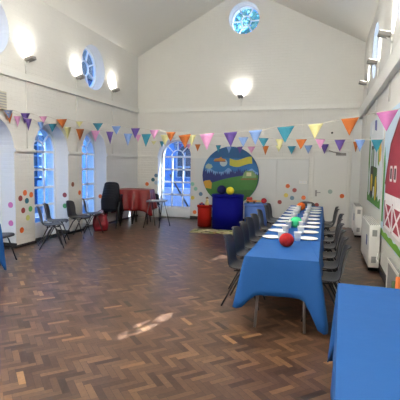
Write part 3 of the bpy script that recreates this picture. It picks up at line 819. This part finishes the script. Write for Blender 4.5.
pc('grass', [(4.51,.585),(7.11,.585),(7.11,.68)]+[(7.11-2.6*i/20, .68+.02*math.sin(i*1.7)) for i in range(1,20)]+[(4.51,.68)], (106,160,46), .010)
pc('path', [(4.6,.69),(6.85,.69),(6.85,.76),(4.6,.76)], (206,200,196), .0105)
pc('tree', [(7.10,.8),(7.10,1.75),(7.02,1.95),(6.92,1.7),(6.92,.8)], (80,150,70), .0105)
pc('barn_wall', [(4.6,.76),(6.80,.76),(6.80,1.38),(6.42,1.93),(5.7,2.26),(5.0,1.93),(4.6,1.38)], (160,44,62), .012)
pc('roof_edge', [(6.80,1.38),(6.86,1.40),(6.46,1.97),(5.7,2.32),(4.96,1.97),(4.56,1.40),(4.6,1.38),(5.0,1.93),(5.7,2.26),(6.42,1.93)], (120,40,46), .0135)
pc('white_band', [(4.62,1.15),(6.78,1.15),(6.78,1.26),(4.62,1.26)], (232,224,222), .0135)
def strip(a, b, w): 
    d = Vector((b[0]-a[0], b[1]-a[1])).normalized(); n = Vector((-d.y, d.x))*w/2
    return [(a[0]+n.x,a[1]+n.y),(a[0]-n.x,a[1]-n.y),(b[0]-n.x,b[1]-n.y),(b[0]+n.x,b[1]+n.y)]
def frame4(nm, y0, y1, z0, z1, w, cross=True):
    mb = MB()
    segs = [((y0,z0),(y1,z0)),((y0,z1),(y1,z1)),((y0,z0),(y0,z1)),((y1,z0),(y1,z1))] + ([((y0,z0),(y1,z1)),((y0,z1),(y1,z0))] if cross else [])
    for i, (a, b) in enumerate(segs): mb.prism(strip(a, b, w), fW, .0122, .0137+.0001*i)
    mb.build(nm, mat('barn_'+nm, (230,222,220), .7), h)
frame4('barn_door', 6.05, 6.70, .78, 1.13, .045); frame4('barn_door', 5.30, 5.98, .78, 1.13, .045); frame4('barn_door', 4.7, 5.2, .78, 1.13, .04)
for y in (6.28, 5.93):
    pc('barn_window', [(y-.09,1.46),(y+.09,1.46),(y+.09,1.64),(y-.09,1.64)], (60,50,52), .0135)
    frame4('window_trim', y-.09, y+.09, 1.46, 1.64, .035, False)
# low white-edged board beneath the barn
lb = thing('leaning_board', 'low white edged grey board against the right wall beneath the barn hanging', 'board', (XR-.026,5.45,0))
MB().box(-.03,0,-.45,.42,.0,.46).build('board_face', m_grille, lb, bevel=.004)
MB().box(-.04,-.031,-.45,.42,.42,.46).box(-.04,-.031,.38,.42,0,.42).build('board_edge', m_heater, lb)
for y, rgb, lab, z1 in ((4.80,(214,112,50),'orange upright paper tube standing beside the low board',.47),(5.04,(70,92,56),'dark green upright paper tube standing beside the low board',.36)):
    o = MB().lathe([(.0,0),(.026,0),(.026,z1),(.021,z1),(.021,.01),(0,.01)], 18).build('paper_tube', mat('tube_%d' % rgb[0], rgb, .6)); o.location = (XR-.095,y,0)
    tag(o, lab, 'tube')

def heater(y0, y1, ztop, label):
    r = thing('storage_heater', label, 'heater', (XR-.027,(y0+y1)/2,0))
    hy = (y1-y0)/2
    MB().box(-.16,0,-hy,hy,.06,ztop).build('casing', m_heater, r, bevel=.012)
    g = MB()
    for i in range(5): g.box(-.145+.028*i,-.132+.028*i,-hy+.05,hy-.05,ztop,ztop+.006)
    g.build('top_grille', m_grille, r)
    MB().box(-.115,-.045,-hy-.004,-hy,ztop-.17,ztop-.07).build('side_vent', m_grille, r)
    MB().box(-.115,-.045,-hy-.004,-hy,.14,.24).build('side_vent', m_grille, r)
    MB().box(-.164,-.16,-hy+.30,-hy+.42,ztop-.36,ztop-.20).build('rating_label', mat('heater_label', (60,80,150), .5), r)
    for y in (-hy+.12, hy-.12): MB().box(-.15,-.01,y-.05,y+.05,0,.06).build('foot', m_skirt, r)
    return r
hA = heater(6.98, 8.40, .73, 'nearer white storage heater on the floor by the right wall')
MB().tube([(-.02,-.70,.30),(-.05,-.78,.22),(-.03,-.90,.20),(-.02,-.93,.33),(-.0,-.96,.36)], .007).build('power_cable', m_cup, hA)
heater(10.25, 11.35, .73, 'farther white storage heater by the right wall near the door')

# speaker box high at the left picture edge
sp = thing('wall_speaker', 'beige speaker box on the left wall above the bunting end', 'speaker', (XL,6.16,2.72))
MB().box(0,.10,-.16,.14,-.16,.16).build('cabinet', mat('beige_plastic', (190,184,162), .5), sp, bevel=.01)
g = MB()
for i in range(6): g.box(.10,.106,-.14,.12,-.13+.047*i,-.105+.047*i)
g.build('front_grille', m_grille, sp)

# red bag on the floor
bg = thing('shopping_bag', 'crumpled red carrier bag on the floor beside the black chair stack', 'bag', (-5.22,9.04,0), .3)
m_bag = mat('bag_red', (128,20,32), .45, bump=.6, bscale=18, noise=.35, nscale=14)
vs = []; fs = []; n = 28
prof = [(.0,.0),(.9,.0),(1.05,.08),(1.08,.18),(.98,.28),(.82,.36),(.78,.40)]
for i, (s, z) in enumerate(prof):
    for q in range(n):
        a = 2*PI*q/n; wob = 1+.06*math.sin(3*a+i)+.04*math.sin(7*a+2*i)
        vs.append((.17*s*wob*math.copysign(abs(math.cos(a))**.7, math.cos(a)), .13*s*wob*math.copysign(abs(math.sin(a))**.7, math.sin(a)), z+(.02*math.sin(4*a) if i == 6 else 0)))
for i in range(len(prof)-1):
    for q in range(n): fs.append((i*n+q, i*n+(q+1) % n, (i+1)*n+(q+1) % n, (i+1)*n+q))
o = MB().add(vs, fs, True).build('bag_body', m_bag, bg)
md = o.modifiers.new('s', 'SOLIDIFY'); md.thickness = .004
for sy in (-1, 1): MB().tube([(-.07,sy*.085,.39),(-.05,sy*.07,.47),(0,sy*.06,.50),(.05,sy*.07,.47),(.07,sy*.085,.39)], .007, 6).build('bag_handle', m_bag, bg)

# ------------------------------------------------------------------ outside
o = MB().box(-16,-6.16,-6,22,-.25,-.06).box(-6.16,6,12.55,22,-.25,-.06).build('ground_outside', m_ground); struct(o)
fa = thing('courtyard_building', 'slate blue building with dark windows seen through the left arched windows', 'building', (-11.0,9.0,0))
MB().box(-.4,0,-9,20,-.06,5.6).build('building_wall', m_facade, fa)
MB().prism([(.15,5.6),(-.5,5.6),(-5,11.5),(-4.8,11.6)], lambda u, v, d: (u, d, v), -9, 20).build('roof', mat('slate', (20,28,36), .9, spec=.05, noise=.2, nscale=3), fa)
for i in range(7):
    y = -7.6+2.5*i
    for z0 in (1.05, 3.7):
        MB().box(0,.03,y-.65,y+.65,z0,z0+1.7).build('window', m_dkglass, fa)
        f_ = MB()
        for u in (-.65,-.22,.22,.65): f_.box(.03,.07,y+u-.03,y+u+.03,z0,z0+1.7)
        for q in range(5): f_.box(.03,.069,y-.65,y+.65,z0+.425*q-.025,z0+.425*q+.025)
        f_.build('window_frame', m_outframe, fa)
fb = thing('chapel_building', 'pale gabled building with a dark arched window seen through the back window', 'building', (-4.6,15.2,0))
MB().prism([(-4.5,-.06),(4.8,-.06),(4.8,6.3),(-4.5,6.3)], lambda u, v, d: (u, d, v), 0, .4).build('building_wall', m_chapel, fb)
MB().prism(arch_poly(-.85,.05,1.15,1.95), lambda u, v, d: (u, -d, v), 0, .03).build('window', m_dkglass, fb)
f_ = MB()
for u in (-.87,-.55,-.25,.07): f_.box(u-.03,u+.03,-.07,-.03,1.15,2.1)
for z in (1.15,1.55,1.95): f_.box(-.85,.05,-.069,-.03,z-.025,z+.025)
f_.build('window_frame', m_outframe, fb)
MB().box(-2.4,2.6,-.5,0,-.06,.75).build('low_wall', mat('outer_step', (150,165,195), .9, noise=.1, nscale=3), fb)
o = MB().tube([(-5.08,13.4,1.30),(-4.55,13.7,.25),(-4.40,13.8,-.06)], .03).build('leaning_pole', m_skirt); tag(o, 'dark pole leaning outside the back arched window', 'pole')
tr = thing('tree', 'leafy tree outside the back gable seen through the round window', 'tree', (-1.7,17.2,-.06))
MB().tube([(0,0,0),(.1,0,3),(0,.1,6.4)], .22, 10, .1).build('trunk', mat('bark', (70,58,48), .9, noise=.3), tr)
lf = MB()
for i in range(2600):
    a = random.uniform(0, 2*PI); u = random.uniform(-1, 1); q = 1.9*random.random()**.4; s = math.sqrt(1-u*u)
    p = Vector((q*s*math.cos(a)-.7, q*s*math.sin(a), 8.1+q*u*.9))
    d1 = Vector((random.gauss(0,1),random.gauss(0,1),random.gauss(0,1))).normalized()*.11; d2 = d1.orthogonal().normalized()*.06
    lf.add([p-d1, p+d2, p+d1, p-d2], [(0,1,2,3)])
lf.build('foliage', mat('leaf_green', (70,130,110), .6, noise=.2), tr, recalc=False)

# ------------------------------------------------------------------ sky, sun, camera
wd = bpy.data.worlds.new('sky'); sc.world = wd; wd.use_nodes = True; nt = wd.node_tree
bgn = nt.nodes['Background']; tc = nt.nodes.new('ShaderNodeTexCoord'); nz = nt.nodes.new('ShaderNodeTexNoise'); nz.inputs['Scale'].default_value = 3.5; nz.inputs['Detail'].default_value = 5
cr = nt.nodes.new('ShaderNodeValToRGB'); e = cr.color_ramp.elements
e[0].position = .38; e[0].color = (.10,.34,.95,1); e[1].position = .68; e[1].color = (.24,.58,1.,1)
nt.links.new(tc.outputs['Generated'], nz.inputs['Vector']); nt.links.new(nz.outputs['Fac'], cr.inputs[0]); nt.links.new(cr.outputs[0], bgn.inputs['Color'])
bgn.inputs['Strength'].default_value = SKY = 2.4
sl = bpy.data.lights.new('sun', 'SUN'); sl.energy = 20.; sl.angle = math.radians(.6); sl.color = (.93,.95,1.)
so = bpy.data.objects.new('sun', sl); COL.objects.link(so); so.rotation_euler = Vector((-2.8,-2.15,-4.0)).to_track_quat('-Z', 'Y').to_euler(); so.location = (6,10,12)

F_PX = 418.66; yaw, pitch, roll = .289722, .0832495, .0147752
cy, sy_, cp, spp = math.cos(yaw), math.sin(yaw), math.cos(pitch), math.sin(pitch)
fw = Vector((-sy_*cp, cy*cp, -spp)); rt = Vector((cy, sy_, 0)); up = rt.cross(fw)
r2 = math.cos(roll)*rt + math.sin(roll)*up; u2 = -math.sin(roll)*rt + math.cos(roll)*up
cd = bpy.data.cameras.new('camera'); cd.sensor_width = 36; cd.sensor_fit = 'HORIZONTAL'; cd.lens = F_PX/400*36; cd.clip_end = 200; cd.clip_start = .05
co = bpy.data.objects.new('camera', cd); COL.objects.link(co)
M = Matrix((r2, u2, -fw)).transposed().to_4x4(); M.translation = Vector((0,0,1.63)); co.matrix_world = M
sc.camera = co
vs_ = sc.view_settings; vs_.view_transform = 'Standard'; vs_.look = 'None'; vs_.exposure = 1.12; vs_.gamma = 1.; vs_.use_curve_mapping = False
sc.cycles.max_bounces = 10; sc.cycles.diffuse_bounces = 6; sc.cycles.use_denoising = True
